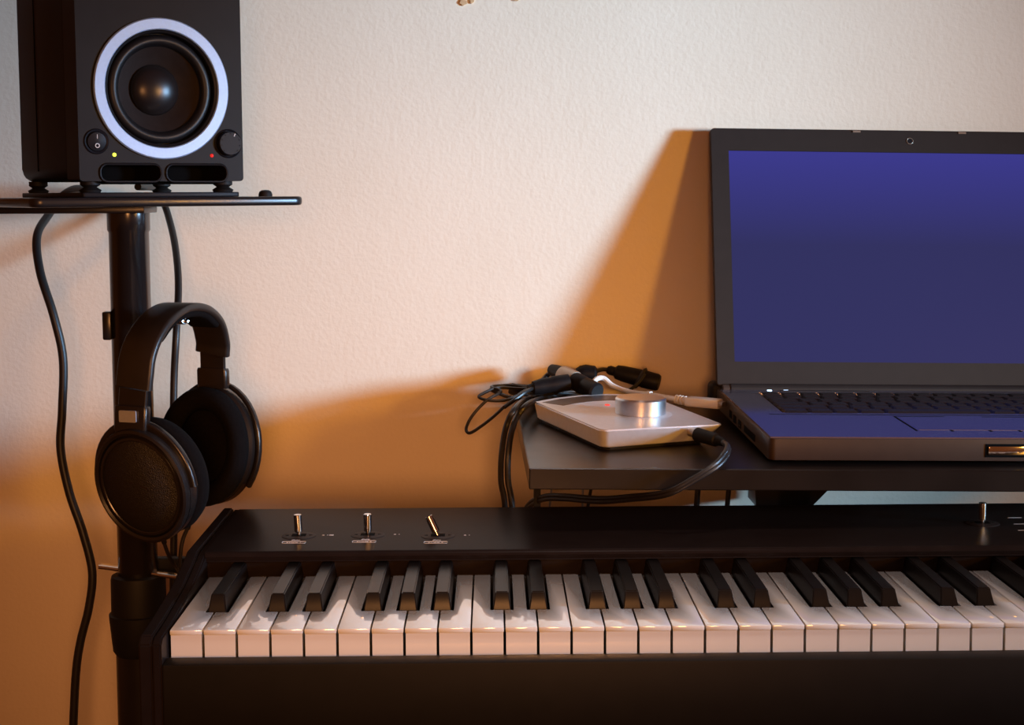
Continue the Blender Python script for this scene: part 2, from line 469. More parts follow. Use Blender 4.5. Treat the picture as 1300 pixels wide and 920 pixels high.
# control sticks with their round plates and printing
def control_stick(u, v, tilt, num, extra):
    p = on(u, v, KM, PZ)
    bm = B(); lathe(bm, [(0, 0.0006), (0.0128, 0.0006), (0.0142, 0.0003), (0.0142, -0.001), (0, -0.001)], 40)
    pl = obj('stick_plate', bm, 'plate_inset', piano, loc=(p.x, p.y, PZ))
    bm = B(); box(bm, -0.0058, 0.0058, -0.0040, 0.0040, 0.0003, 0.0009)
    obj('stick_slot', bm, 'gap', pl)
    bm = B(); cyl(bm, (0, 0, 0), (0, 0, 0.0042), 0.0016, 0.0016); cyl(bm, (0, 0, 0.0035), (0, 0, 0.0180), 0.0033, 0.0033, 24, 0.0004)
    obj('chrome_stick', bm, 'chrome', pl, rot=tilt)
    for sx in (-1, 1):                                        # small arrows pressed into the plate
        bm = B(); prism(bm, [(sx*0.0112, 0), (sx*0.0085, 0.0012), (sx*0.0085, -0.0012)], 0.0005, 0.0008); obj('arrow_mark', bm, 'gap', pl, smooth=0)
    if num:
        lettering('stick_caption', 'Edit', 0.0046, 'print', piano, (p.x-0.001, p.y-0.0165, PZ+0.0002), shear=0.35)
        lettering('stick_caption', 'STICK %d' % num, 0.0036, 'print', piano, (p.x-0.001, p.y-0.0245, PZ+0.0002))
        bm = B(); sweep(bm, [Vector((p.x-0.001+a, p.y-0.0245+b, PZ+0.0002)) for a, b in rrect(0.0190, 0.0062, 0.0012)], [(0.00022, 0), (0, 0.0001), (-0.00022, 0), (0, -0.0001)], closed=True)
        obj('caption_frame', bm, 'print', piano, smooth=0)
        lettering('stick_caption', extra, 0.0050, 'print', piano, (p.x+0.024, p.y+0.001, PZ+0.0002))
control_stick(379.5, 680, (0, R(-3), 0), 1, '2 \u2022\u25a0')
control_stick(467, 679, (R(3), 0, 0), 2, '2 \u2022')
control_stick(556, 680, (R(-12), R(-26), 0), 3, '2 \u2022')
control_stick(1247, 664, (0, 0, 0), 0, '')
for k, (u, v, w) in enumerate(((1288, 657, 0.012), (1296, 665, 0.012), (1300, 673, 0.010))):     # faint printed lines at the right
    p = on(u, v, KM, PZ); bm = B(); box(bm, -w/2, w/2, -0.0004, 0.0004, 0, 0.00015); obj('printed_line', bm, 'print', piano, loc=(p.x, p.y, PZ), smooth=0)

# stand under the piano
stand = thing('piano_stand', 'black steel stand under the digital piano', 'stand', Matrix.Translation((KM @ Vector((KL/2, 0.15, 0))).to_2d().to_3d()) @ Matrix.Rotation(R(0.713), 4, 'Z'))
zb = (KM @ Vector((0, 0, -0.105))).z
for sx in (-0.42, 0.42):
    bm = B(); box(bm, sx-0.02, sx+0.02, -0.02, 0.02, 0.03, zb-0.025, 0.003); obj('leg', bm, 'stand', stand)
    bm = B(); box(bm, sx-0.02, sx+0.02, -0.20, 0.16, 0, 0.03, 0.004); obj('foot', bm, 'stand', stand)
    bm = B(); box(bm, sx-0.02, sx+0.02, -0.15, 0.15, zb-0.025, zb, 0.003); obj('support_arm', bm, 'stand', stand)
bm = B(); box(bm, -0.40, 0.40, -0.012, 0.012, 0.30, 0.335, 0.003); obj('crossbar', bm, 'stand', stand)

# ================================================================== shelf
SO = at(672, 594, 1.24)
SM = Matrix.Translation(SO) @ Matrix.Rotation(R(1.75), 4, 'Z') @ Matrix.Rotation(R(1.0), 4, 'X') @ Matrix.Rotation(R(0.95), 4, 'Y')
shelf = thing('wall_shelf', 'dark laminate shelf carrying the laptop above the piano', 'shelf', SM)
SL, SD = 0.66, 0.352
bm = B(); box(bm, 0, SL, 0, SD, -0.018, 0, 0.0008, 1); obj('board', bm, 'shelf', shelf)
def sl(u, v, Y):           # pixel at a depth -> shelf frame
    return SM.inverted() @ at(u, v, Y)
def brod(name, a, b, r, m='stand'):
    bm = B(); cyl(bm, a, b, r, r, 10); return obj(name, bm, m, shelf)
for (ua, ub, r, Y) in ((757, 746, 0.0016, 1.40), (888.5, 884, 0.0028, 1.44), (928, 923, 0.0024, 1.44)):
    a = sl(ua, 623, Y); a.z = -0.0175; b = sl(ub, 645, Y); b = a + (b-a)*4
    brod('support_rod', a, b, r)
a = sl(672, 623, 1.36)
bm = B(); box(bm, 0.010, 0.016, a.y, a.y+0.012, -0.060, -0.0178); obj('side_bracket', bm, 'body_dark', shelf)
# black carrying bracket with slanted right edge, fixed to the wall
x0, x1, x2 = sl(950, 626, 1.44).x, sl(1103, 626, 1.44).x, sl(1066, 645, 1.44).x
yb = sl(950, 626, 1.44).y
bm = B(); prism(bm, [(x0+0.004, -0.0178), (x1, -0.0178), (x2-0.06, -0.11), (x0+0.010, -0.11)], 0, 0.008, xf=Matrix.Translation((0, yb+0.008, 0)) @ Matrix.Rotation(R(90), 4, 'X'))
box(bm, x0+0.03, x0+0.06, yb, SD-0.002, -0.10, -0.0178)
obj('carrying_bracket', bm, 'stand', shelf, smooth=0)
# thin pale wires hanging behind the shelf
for (ua, ub) in ((703, 697), (741, 739)):
    a, b = at(ua, 600, WY-0.004), at(ub, 660, WY-0.004)
    wt = wthing('thin_wire', 'thin pale wire on the wall under the shelf, %s' % ('left one' if ua < 720 else 'right one'), 'wire', (b.x, b.y, 0.62), 'thin wires under the shelf')
    bm = B(); tube(bm, [a+Vector((0.0, 0, 0.02)), a, b, Vector((b.x, b.y, 0.62))], 0.0011, 6, 8)
    wobj('strand', bm, 'wire', wt)

# ================================================================== laptop
lp = on(976, 589, SM, 0)
LM = SM @ Matrix.Translation((lp.x, lp.y, 0)) @ Matrix.Rotation(R(0.5), 4, 'Z') @ Matrix.Rotation(R(1.0), 4, 'X')
laptop = thing('laptop', 'open dark laptop with blue lit screen', 'laptop', LM)
LW, LD, LT, LF = 0.420, 0.262, 0.0235, 0.0030        # width, depth, top height, feet
bm = B(); prism(bm, rrect(LW, LD, 0.006), LF, LT-0.0012, xf=Matrix.Translation((LW/2, LD/2, 0)), bev=0.0015)
base = obj('base', bm, 'laptop', laptop)
for fx, fy, hh in ((0.03, 0.02, 0), (LW-0.03, 0.02, 0), (0.03, LD-0.02, 0.0042), (LW-0.03, LD-0.02, 0.0042)):
    bm = B(); lathe(bm, [(0, -hh), (0.007, -hh), (0.008, LF+0.001), (0, LF+0.001)], 20); obj('rubber_foot', bm, 'rubber', laptop, loc=(fx, fy, 0))
# deck with keyboard well
kx0, kx1, ky0, ky1 = 0.036, LW-0.020, 0.116, 0.228
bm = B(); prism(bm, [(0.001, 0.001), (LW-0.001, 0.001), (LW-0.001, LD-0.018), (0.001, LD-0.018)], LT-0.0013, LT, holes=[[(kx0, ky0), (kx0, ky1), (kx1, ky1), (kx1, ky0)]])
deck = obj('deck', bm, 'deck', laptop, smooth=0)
bm = B(); box(bm, kx0, kx1, ky0, ky1, LT-0.0022, LT-0.0012); obj('keyboard_well', bm, 'gap', laptop, smooth=0)
rows = [[1]*19, [1]*13+[2]+[1]*4+[1], [1.5]+[1]*12+[1.5]+[1]*4, [1.8]+[1]*11+[2.2]+[1]*4, [2.4]+[1]*10+[2.6]+[1]*3, [1.3, 1.2, 1.2, 1.3, 5.2, 1.2, 1.2, 1.2, 1]+[1]*4]
kw = kx1-kx0-0.003; rowh = (ky1-ky0-0.003)/6
kmesh = {}
for ri, row in enumerate(rows):
    tot = sum(row); x = kx0+0.0015
    y1 = ky1-0.0015-ri*rowh
    for w in row:
        ww = kw*w/tot
        kk = round(ww, 4)
        if kk not in kmesh:
            t = bmesh.new(); a, b = ww-0.0016, rowh-0.0016
            add_geom(t, [(0,0,0),(a,0,0),(a,b,0),(0,b,0),(0.0016,0.0014,0.0024),(a-0.0016,0.0014,0.0024),(a-0.0016,b-0.0012,0.0021),(0.0016,b-0.0012,0.0021)],
                     [(0,1,5,4),(1,2,6,5),(2,3,7,6),(3,0,4,7),(4,5,6,7)])
            me = bpy.data.meshes.new('key'); t.to_mesh(me); t.free(); me.materials.append(M['lkey']); kmesh[kk] = me
        o = bpy.data.objects.new('key', kmesh[kk]); COL.objects.link(o); o.parent = deck; o.location = (x+0.0008, y1-rowh+0.0008, LT-0.0012)
        x += ww
# touchpad, buttons and grooves
def groove(x0, x1, y0, y1, nm='groove'):
    bm = B(); box(bm, x0, x1, y0, y1, LT-0.0001, LT+0.00015); obj(nm, bm, 'gap', deck, smooth=0)
groove(0.022, 0.42-0.022, 0.1060, 0.1072)
tp0, tp1 = 0.135, 0.262
groove(tp0, tp0+0.046, 0.0980, 0.0994, 'touchpad_button'); groove(tp1-0.046, tp1, 0.0980, 0.0994, 'touchpad_button')
for xx in (tp0, tp1): groove(xx-0.0009, xx+0.0009, 0.030, 0.0994)
for xx in (0.166, 0.200, 0.226): groove(xx-0.0012, xx+0.0012, 0.028, 0.040)
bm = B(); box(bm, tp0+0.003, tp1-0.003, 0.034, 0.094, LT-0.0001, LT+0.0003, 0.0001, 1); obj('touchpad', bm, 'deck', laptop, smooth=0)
for u, v in ((975, 494), (997, 495)):
    p = on(u, v, LM, LT); bm = B(); box(bm, -0.0022, 0.0022, -0.001, 0.001, 0, 0.0005); obj('status_light', bm, 'led_white', laptop, loc=(p.x, min(p.y, LD-0.022), LT), smooth=0)
bm = B(); box(bm, 0.060, 0.150, LD-0.028, LD-0.0245, LT, LT+0.0008, 0.0002, 1); obj('button_strip', bm, 'bezel', laptop)
# release latch at the front
pz = 0.010
bm = B(); box(bm, 0.205-0.018, 0.205+0.018, -0.0018, 0.002, 0.0085, 0.0165, 0.001); lt = obj('front_latch', bm, 'chrome', laptop, loc=(0, 0, 0))
bm = B(); box(bm, 0.205-0.020, 0.205+0.020, -0.0007, 0.002, 0.0068, 0.0182); obj('latch_recess', bm, 'gap', laptop, smooth=0)
# ports on the left side
for y0, y1, z0, z1 in ((0.060, 0.110, 0.007, 0.013), (0.125, 0.138, 0.006, 0.013), (0.150, 0.163, 0.006, 0.013), (0.172, 0.184, 0.007, 0.014)):
    bm = B(); box(bm, -0.0004, 0.002, y0, y1, z0, z1); obj('side_port', bm, 'gap', laptop, smooth=0)
bm = B(); box(bm, -0.0007, 0.001, 0.128, 0.1345, 0.008, 0.0088); obj('port_contact', bm, 'chrome', laptop, smooth=0)
# hinge barrel, battery hump, lid
bm = B(); cyl(bm, (0.012, LD-0.010, LT-0.001), (LW-0.012, LD-0.010, LT-0.001), 0.0058, n=16, bev=0.001); obj('hinge', bm, 'bezel', laptop)
for xx in (0.0045, LW-0.0125):
    bm = B(); cyl(bm, (xx, LD-0.010, LT-0.001), (xx+0.008, LD-0.010, LT-0.001), 0.0050, n=16, bev=0.0008); obj('hinge_cap', bm, 'laptop', laptop)
bm = B(); box(bm, -0.006, LW+0.004, LD-0.001, LD+0.020, 0.003, LT+0.004, 0.005, 3); obj('battery', bm, 'rubber', laptop)
TILT = 18.0
lidm = Matrix.Translation((0, LD-0.006, LT+0.0012)) @ Matrix.Rotation(R(90-TILT+1.0*0), 4, 'X')     # lid local: x right, y up the lid, z towards the user
LH = 0.273
sx0, sx1, sy0, sy1 = 0.0185, LW-0.0185, 0.0255, LH-0.0245
bm = B(); prism(bm, rrect(LW, LH, 0.004), -0.0085, -0.0010, xf=lidm @ Matrix.Translation((LW/2, LH/2, 0)), bev=0.001)
obj('lid', bm, 'bezel', laptop)
bm = B(); prism(bm, rrect(LW-0.001, LH-0.001, 0.004), -0.0010, 0.0006, holes=[[(sx0-LW/2, sy0-LH/2), (sx0-LW/2, sy1-LH/2), (sx1-LW/2, sy1-LH/2), (sx1-LW/2, sy0-LH/2)]], xf=lidm @ Matrix.Translation((LW/2, LH/2, 0)))
bez = obj('bezel', bm, 'bezel', laptop, smooth=0)
bm = B(); add_geom(bm, [(0, 0, 0), (sx1-sx0, 0, 0), (sx1-sx0, sy1-sy0, 0), (0, sy1-sy0, 0)], [(0, 1, 2, 3)])
scr = obj('screen', bm, 'screen', laptop, smooth=0); scr.matrix_local = lidm @ Matrix.Translation((sx0, sy0, -0.0008))
bm = B(); lathe(bm, [(0, 0.0010), (0.0012, 0.0011), (0.0022, 0.0012), (0.0026, 0.0011), (0.0028, 0.0004), (0, 0.0004)], 24, xf=lidm @ Matrix.Translation((LW/2, LH-0.012, 0)))
obj('webcam', bm, 'knob_plastic', bez)
bm = B(); lathe(bm, [(0.0026, 0.0009), (0.0031, 0.0013), (0.0036, 0.0009), (0.0036, 0.0004), (0.0026, 0.0004)], 24, xf=lidm @ Matrix.Translation((LW/2, LH-0.012, 0)), closed=True)
obj('webcam_ring', bm, 'nickel', bez)
for dx in (-0.056, 0.056):
    bm = B(); box(bm, LW/2+dx-0.004, LW/2+dx+0.004, LH-0.0035, LH-0.0015, 0.0005, 0.0016, xf=lidm); obj('lid_hook', bm, 'nickel', bez, smooth=0)

# ================================================================== audio interface
AP = [(0.0140, 0.232), (0.0630, 0.0790), (0.0670, 0.0750), (0.0730, 0.0735), (0.1770, 0.1060), (0.1785, 0.1110), (0.1360, 0.2700), (0.1180, 0.2840), (0.0900, 0.2880), (0.0600, 0.2770), (0.0350, 0.2570)]
ax, ay = 0.095, 0.18
IM = SM @ Matrix.Translation((ax, ay, 0))
iface = thing('audio_interface', 'silver desktop audio interface with large round knob', 'audio interface', IM)
top = [(x-ax, y-ay) for x, y in AP]
def inset(poly, k): return [(x*k, y*k) for x, y in poly]
bm = B(); t = bmesh.new()
low = inset(top, 0.93); n = len(top)
# casing: flat top, sides lean in towards the underside; the right front corner is undercut
lv = []
for i, (x, y) in enumerate(top):
    k = 0.955 if i not in (4, 5) else 0.84
    lv.append((x*k, y*k))
v0 = [t.verts.new((x, y, 0.0030)) for x, y in lv]; v1 = [t.verts.new((x, y, 0.0195)) for x, y in top]
t.faces.new(v1); t.faces.new(v0[::-1])
for i in range(n): t.faces.new((v0[i], v0[(i+1) % n], v1[(i+1) % n], v1[i]))
bmesh.ops.recalc_face_normals(t, faces=t.faces[:])
bmesh.ops.bevel(t, geom=[e for e in t.edges if e.calc_face_angle(0) > R(35)], offset=0.0014, segments=3, affect='EDGES')
merge(bm, t); obj('casing', bm, 'silver', iface, smooth=40)
bm = B(); prism(bm, inset(lv, 0.95), 0.0, 0.0034); obj('rubber_base', bm, 'rubber', iface)
band_o = [(x*0.90, y*0.90) for x, y in (top[0], *reversed(top[6:]))]
band_i = [(x*0.66+0.000, y*0.62-0.004) for x, y in (top[0], *reversed(top[6:]))]
bm = B(); prism(bm, band_o + band_i[::-1], 0.0190, 0.0197); obj('display_window', bm, 'window', iface, smooth=0)
p = on(771, 514, IM, 0.0197)
bm = B(); lathe(bm, [(0.0026, 0), (0.0022, 0.0008), (0, 0.0010)], 14); obj('signal_light', bm, 'led_red2', iface, loc=(p.x, p.y, 0.0196))
p = on(813, 525, IM, 0.0195)
bm = B(); lathe(bm, [(0, 0.0003), (0.0280, 0.0003), (0.0300, -0.0002), (0, -0.0002)], 48); obj('knob_recess', bm, 'silver', iface, loc=(p.x, p.y, 0.0196))
bm = B(); lathe(bm, [(0, 0.0), (0.0235, 0.0), (0.0238, 0.0135), (0.0225, 0.0150), (0.0, 0.0146)], 64)
kn = obj('volume_knob', bm, 'brushed', iface, loc=(p.x, p.y, 0.0202))
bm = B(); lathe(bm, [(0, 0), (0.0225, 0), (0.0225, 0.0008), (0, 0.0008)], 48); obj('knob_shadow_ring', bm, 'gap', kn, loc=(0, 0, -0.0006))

# ================================================================== cables on the shelf
def sp(u, v, z):                     # world point seen at u, v lying z above the shelf top
    return SM @ on(u, v, SM, z)
def sw(x, y, z): return SM @ Vector((x, y, z))

# headphone cable with jack plugged in the front of the interface, sweeping down under the shelf
j0, j1 = sp(885, 551, 0.013), sp(921, 561, 0.011)
j1 = at(921, 562, j0.y-0.030); j0 = at(884, 551, j0.y)
c = wthing('jack_cable', 'black twin cable with jack plug in front of silver audio interface, sagging under shelf', 'cable', j1)
bm = B(); cyl(bm, j0, j0.lerp(j1, 0.72), 0.0062, 0.0058, 20, 0.0012); cyl(bm, j0.lerp(j1, 0.70), j1, 0.0046, 0.0032, 16, 0.0008); wobj('jack_plug', bm, 'rubber', c)
bm = B(); cyl(bm, j0.lerp(j1, -0.22), j0, 0.0036, 0.0036, 16); wobj('jack_sleeve', bm, 'nickel', c)
yf = SO.y
for dv in (-2.2, 2.2):
    pts = [j0.lerp(j1, 0.9), at(924.5+dv*.4, 569+dv, yf+0.02), at(912+dv*.5, 588+dv, yf-0.004), at(880, 609+dv, yf-0.010), at(846, 626+dv, yf-0.006), at(800, 632+dv, yf+0.02), at(760, 634.5+dv, yf+0.05), at(715, 631+dv, yf+0.09), at(690, 632+dv, yf+0.115), at(672, 641+dv, yf+0.135), at(662, 660, yf+0.15), at(657, 700, yf+0.155)]
    wobj('cable', tube(B(), pts, 0.0021, 10, 10), 'cable', c)
# two thick cables hanging over the left shelf edge down behind the piano
c = wthing('hanging_cable', "thick black cable hanging at the left edge of the shelf, left one of the pair", 'cable', at(636, 720, 1.44), 'cables hanging over the shelf edge')
Yh = 1.44
wobj('cable', tube(B(), [sp(720, 500, 0.008), sp(695, 497, 0.010), sp(672, 505, 0.012), at(655, 517, Yh), at(643, 540, Yh-0.01), at(637, 575, Yh-0.02), at(636, 610, Yh-0.02), at(641, 642, Yh-0.02), at(643, 720, Yh-0.02)], 0.0029, 8, 10), 'cable', c)
c = wthing('hanging_cable', "thick black cable hanging at the left edge of the shelf, right one of the pair", 'cable', at(652, 720, 1.43), 'cables hanging over the shelf edge')
wobj('cable', tube(B(), [sp(730, 504, 0.006), sp(700, 503, 0.007), at(672, 512, Yh+0.02), at(657, 528, Yh), at(649, 550, Yh-0.02), at(645, 580, Yh-0.03), at(645, 610, Yh-0.03), at(650, 642, Yh-0.03), at(653, 720, Yh-0.03)], 0.0029, 8, 10), 'cable', c)
# thin looped cable sticking out to the left
Yl = 1.545
c = wthing('looped_cable', 'thin black cable in open loops sticking out left of the shelf', 'cable', at(690, 505, Yl))
wobj('cable', tube(B(), [at(745, 503, Yl+.03), at(715, 499, Yl+.02), at(690, 500, Yl), at(664, 500, Yl-.01), at(640, 508, Yl-.02), at(620, 508, Yl-.02), at(608, 504, Yl-.015), at(614, 499, Yl-.01), at(632, 492, Yl), at(655, 493, Yl+.01), at(676, 494, Yl+.02), at(700, 500, Yl+.03)], 0.0016, 8, 8), 'cable', c)
wobj('cable', tube(B(), [at(690, 489, Yl+.02), at(668, 495, Yl), at(645, 512, Yl-.02), at(625, 530, Yl-.03), at(605, 545, Yl-.035), at(595, 549.5, Yl-.035), at(592, 543, Yl-.03), at(600, 527, Yl-.025), at(618, 508, Yl-.02), at(636, 497, Yl-.01), at(625, 492, Yl), at(627, 490, Yl+.01), at(650, 489, Yl+.02), at(672, 493, Yl+.03)], 0.0016, 8, 8), 'cable', c)
wobj('cable', tube(B(), [at(622, 494, Yl), at(635, 500, Yl-.005), at(648, 504, Yl-.005), at(668, 506, Yl), at(700, 498, Yl+.02), at(730, 497, Yl+.03)], 0.0019, 8, 8), 'cable', c)
# jumble of thick cable behind the interface's left corner
c = wthing('coiled_cable', 'thick black coiled cable behind left corner of silver interface', 'cable', sp(690, 505, 0.0))
pts = []
ctr = SM.inverted() @ sp(700, 497, 0.01)
for k in range(40):
    a = k/40*2*math.pi*2.4
    pts.append(sw(ctr.x + (0.040+0.004*math.sin(k))*math.cos(a), ctr.y + 0.020 + 0.026*math.sin(a), 0.0045 + 0.0045*(k/13.0)))
wobj('cable', tube(B(), pts, 0.0036, 3, 8), 'cable', c)

def frame_between(p0, p1):
    z = (p1-p0).normalized(); return Matrix.Translation(p0) @ z.to_track_quat('Z', 'Y').to_matrix().to_4x4(), (p1-p0).length
# XLR plug with nickel collar, lying aslant
Yx = 1.565
p0, p1 = at(703, 470, Yx+0.02), at(757, 497, Yx-0.04)
FM, L = frame_between(p0, p1)
c = wthing('microphone_plug', 'thick microphone plug with brown metal collar lying behind the interface', 'plug', p1)
bm = B(); lathe(bm, [(0, -0.004), (0.0055, -0.004), (0.0072, 0.004), (0.0088, L*0.22), (0, L*0.22)], 24, FM); wobj('boot', bm, 'rubber', c)
bm = B(); lathe(bm, [(0.0085, L*0.20), (0.0098, L*0.22), (0.0103, L*0.50), (0.0098, L*0.52), (0, L*0.52), ], 28, FM); wobj('metal_collar', bm, 'nickel', c)
bm = B(); lathe(bm, [(0.0094, L*0.51), (0.0096, L*0.70), (0.0086, L*0.72), (0.0086, L*0.76), (0.0094, L*0.78), (0.0092, L), (0.0075, L+0.002), (0, L+0.002)], 28, FM); wobj('barrel', bm, 'cabinet', c)
wobj('cable', tube(B(), [p0, at(693, 478, Yx+.03), at(682, 492, Yx+.01), sp(690, 500, 0.006)], 0.0026, 8, 8), 'cable', c)
# second plug pointing left
p0, p1 = at(722, 485, Yx-0.02), at(677, 492, Yx-0.03)
FM, L = frame_between(p0, p1)
c = wthing('jack_connector', 'black barrel connector at left end of the cable heap', 'plug', p1)
bm = B(); lathe(bm, [(0, 0), (0.0085, 0), (0.0088, L*0.45), (0.0080, L*0.50), (0.0082, L*0.75), (0.0066, L), (0, L)], 24, FM); wobj('barrel', bm, 'cabinet', c)
bm = B(); lathe(bm, [(0, L-0.001), (0.0048, L-0.001), (0.0038, L+0.006), (0, L+0.006)], 18, FM); wobj('boot', bm, 'rubber', c)
wobj('cable', tube(B(), [p1, at(668, 497, Yx-.05), at(655, 506, Yx-.06), at(640, 517, Yx-.07)], 0.0020, 6, 8), 'cable', c)
# black connector lump between the plugs
p0, p1 = at(731, 474, Yx+0.03), at(758, 475, Yx+0.028)
FM, L = frame_between(p0, p1)
c = wthing('angled_connector', 'small black angled connector between the two longer plugs', 'plug', p1)
bm = B(); lathe(bm, [(0, 0), (0.0055, 0), (0.0085, 0.004), (0.0100, L*0.45), (0.0088, L*0.9), (0.006, L), (0, L)], 22, FM); wobj('housing', bm, 'cabinet', c)
wobj('cable', tube(B(), [at(752, 473, Yx+.035), at(756, 484, Yx+.02), at(757, 500, Yx), sp(758, 506, 0.004)], 0.0021, 6, 8), 'cable', c)
# long black in-line connector at the right with a tie
p0, p1 = at(771, 469, Yx+0.035), at(837, 486, Yx+0.02)
FM, L = frame_between(p0, p1)
c = wthing('inline_connector', 'long black in-line connector with velcro tie leaning near the wall', 'plug', p1)
bm = B(); lathe(bm, [(0, 0), (0.0036, 0), (0.0050, 0.003), (0.0048, 0.008), (0.0074, L*0.18), (0.0084, L*0.30), (0.0092, L*0.62), (0.0086, L*0.66), (0.0094, L*0.70), (0.0090, L*0.96), (0.0078, L), (0, L)], 26, FM); wobj('barrel', bm, 'cabinet', c)
bm = B(); sweep(bm, [FM @ Vector((0.0103*math.cos(a), 0.0103*math.sin(a), L*0.64+0.003*math.sin(a))) for a in [2*math.pi*k/24 for k in range(24)]], [(0.0016, 0.0012), (-0.0016, 0.0012), (-0.0016, -0.0012), (0.0016, -0.0012)], closed=True); wobj('tie', bm, 'tie', c)
wobj('tie_tail', sweep(B(), catmull([at(819, 474, Yx+0.015), at(812, 484, Yx+0.012), at(802, 493, Yx+0.01), at(794, 497, Yx+.01)], 6), [(0.0016, 0.0006), (-0.0016, 0.0006), (-0.0016, -0.0006), (0.0016, -0.0006)]), 'tie', c)
wobj('cable', tube(B(), [p0, at(764, 469, Yx+.035), at(755, 472, Yx+.03), at(744, 478, Yx+.025), at(738, 488, Yx+.02), sp(740, 500, 0.004)], 0.0022, 6, 8), 'cable', c)
# white usb cable into the laptop's left side
c = wthing('usb_cable', 'white usb cable plugged into the left side of the laptop', 'cable', sp(862, 520, 0.0))
Yu = 1.52
pts = [at(748, 494, Yu+.03), at(756, 482, Yu+.04), at(766, 480, Yu+.045), at(779, 490, Yu+.04), at(800, 497.5, Yu+.025), at(825, 501, Yu), at(858, 506.5, Yu-.03)]
cb = wobj('cable', tube(B(), pts, 0.0027, 8, 10), 'white_plastic', c)
pl0, pl1 = at(872, 509, Yu-.037), at(914, 512.5, Yu-.052)
bm = B(); FM, L = frame_between(at(824, 501.5, Yu-.01), at(840, 503.5, Yu-.025)); cyl(bm, at(822, 500.7, Yu+.003), at(826.5, 501.3, Yu-.001), 0.0036, n=14); wobj('cable_clip', bm, 'white_plastic', c)
d = (pl1-pl0).normalized()
q0 = at(857, 506.5, Yu-.029)
for k in range(4):
    a = q0.lerp(pl0, k/4.0+0.04); b = q0.lerp(pl0, k/4.0+0.19)
    wobj('strain_relief', cyl(B(), a, b, 0.0047-0.0003*(k == 0), n=14, bev=0.0004), 'white_plastic', c)
wobj('cable', cyl(B(), q0, pl0, 0.0026, n=12), 'white_plastic', c)
wobj('usb_plug', sweep(B(), [pl0, pl0.lerp(pl1, 0.06), pl0.lerp(pl1, 0.94), pl1], rrect(0.0165, 0.0088, 0.0018), up=(0.45, 0.9, 0), scale=lambda s: 0.86 if s < 0.01 else (0.97 if s > 0.99 else 1.0)), 'white_plastic', c)
wobj('usb_shell', sweep(B(), [pl1, pl1+d*0.004], rrect(0.0120, 0.0045, 0.0005), up=(0.45, 0.9, 0)), 'nickel', c)

# ================================================================== speaker stand
PX, PY = -0.352, 1.40
PLZ = at(391, 249, 1.364).z                      # top of plate
PYAW = R(33)
st = thing('speaker_stand', 'black steel speaker stand with flat top plate on a round pole', 'stand', Matrix.Translation((PX, PY, 0)))
RZ = Matrix.Rotation(PYAW, 4, 'Z')
bm = B(); prism(bm, rrect(0.243, 0.243, 0.010), PLZ-0.0080, PLZ, xf=RZ, bev=0.0025, seg=3)
plate = obj('top_plate', bm, 'stand', st)
scr_p = at(337, 250, 1.36) - Vector((PX, PY, 0)); scr_p.z = PLZ
bm = B(); lathe(bm, [(0.0062, -0.001), (0.0062, 0.002), (0.0052, 0.0045), (0.003, 0.0056), (0, 0.0058)], 20, Matrix.Translation(scr_p)); obj('plate_bump', bm, 'rubber', plate)
bm = B(); box(bm, -0.20, 0.0215, -0.028, 0.022, PLZ-0.0145, PLZ-0.0078, 0.001); obj('plate_bracket', bm, 'stand', st)
pr = 0.0182
lean = Vector((0, 0, 0))
bm = B(); lathe(bm, [(0, PLZ-0.0140), (pr+0.0012, PLZ-0.0140), (pr+0.0012, PLZ-0.030), (pr, PLZ-0.032), (pr, 0.06), (0, 0.06)], 48); obj('pole', bm, 'pole', st)
z1, z2, z3 = at(177, 728, PY).z, at(177, 776, PY).z, at(177, 828, PY).z
sr = 0.0252
bm = B(); lathe(bm, [(pr-0.001, z1), (sr-0.003, z1), (sr-0.0008, z1-0.001), (sr, z1-0.004), (sr+0.0003, z2), (sr+0.0024, z2-0.001), (sr+0.0022, z2-0.006), (sr-0.0005, z3+0.004), (sr-0.003, z3), (pr-0.001, z3)], 48); obj('clamp_sleeve', bm, 'rubber', st)
bm = B(); lathe(bm, [(pr+0.004, 0.05), (pr+0.004, z3+0.001), (pr-0.001, z3+0.001), (pr-0.001, 0.05)], 40, closed=True); obj('lower_tube', bm, 'stand', st)
a, b = at(128, 718, PY+0.004) - Vector((PX, PY, 0)), at(226, 731, PY-0.008) - Vector((PX, PY, 0))
bm = B(); sweep(bm, [a, b], rrect(0.012, 0.0034, 0.0009), up=(0.1, 1, 0)); obj('locking_pin', bm, 'chrome', st)
zz = at(165, 412, PY).z
bm = B(); box(bm, -pr-0.0052, -pr+0.003, -0.014, -0.004, zz-0.0130, zz+0.0130, 0.0016); obj('pole_latch', bm, 'stand', st)
# peg carrying the headphones
pa = Vector((PX, PY, at(200, 408, 1.365).z)); pb = at(234, 407.5, 1.330)
bm = B(); cyl(bm, pa-Vector((PX, PY, 0))+Vector((0.012, -0.006, 0)), pb-Vector((PX, PY, 0)), 0.0032, 0.0032, 16, 0.0006); peg = obj('peg', bm, 'stand', st)
dpk = (pb-pa).normalized()
for k in (-1, 1):
    q = pb-Vector((PX, PY, 0)) + Vector((k*0.0022, 0, 0))
    bm = B(); cyl(bm, q-dpk*0.002, q+dpk*0.0022, 0.0020, 0.0016, 12, 0.0005); obj('peg_tip', bm, 'chrome', peg)
for k in range(3):
    a = R(90+120*k); dirv = Vector((math.cos(a), math.sin(a), 0))
    if dirv.y > 0.5: dirv *= 0.55
    bm = B(); sweep(bm, [dirv*0.02+Vector((0, 0, 0.10)), dirv*0.21+Vector((0, 0, 0.012))], rrect(0.03, 0.02, 0.004), up=(0, 0, 1)); obj('base_leg', bm, 'stand', st)
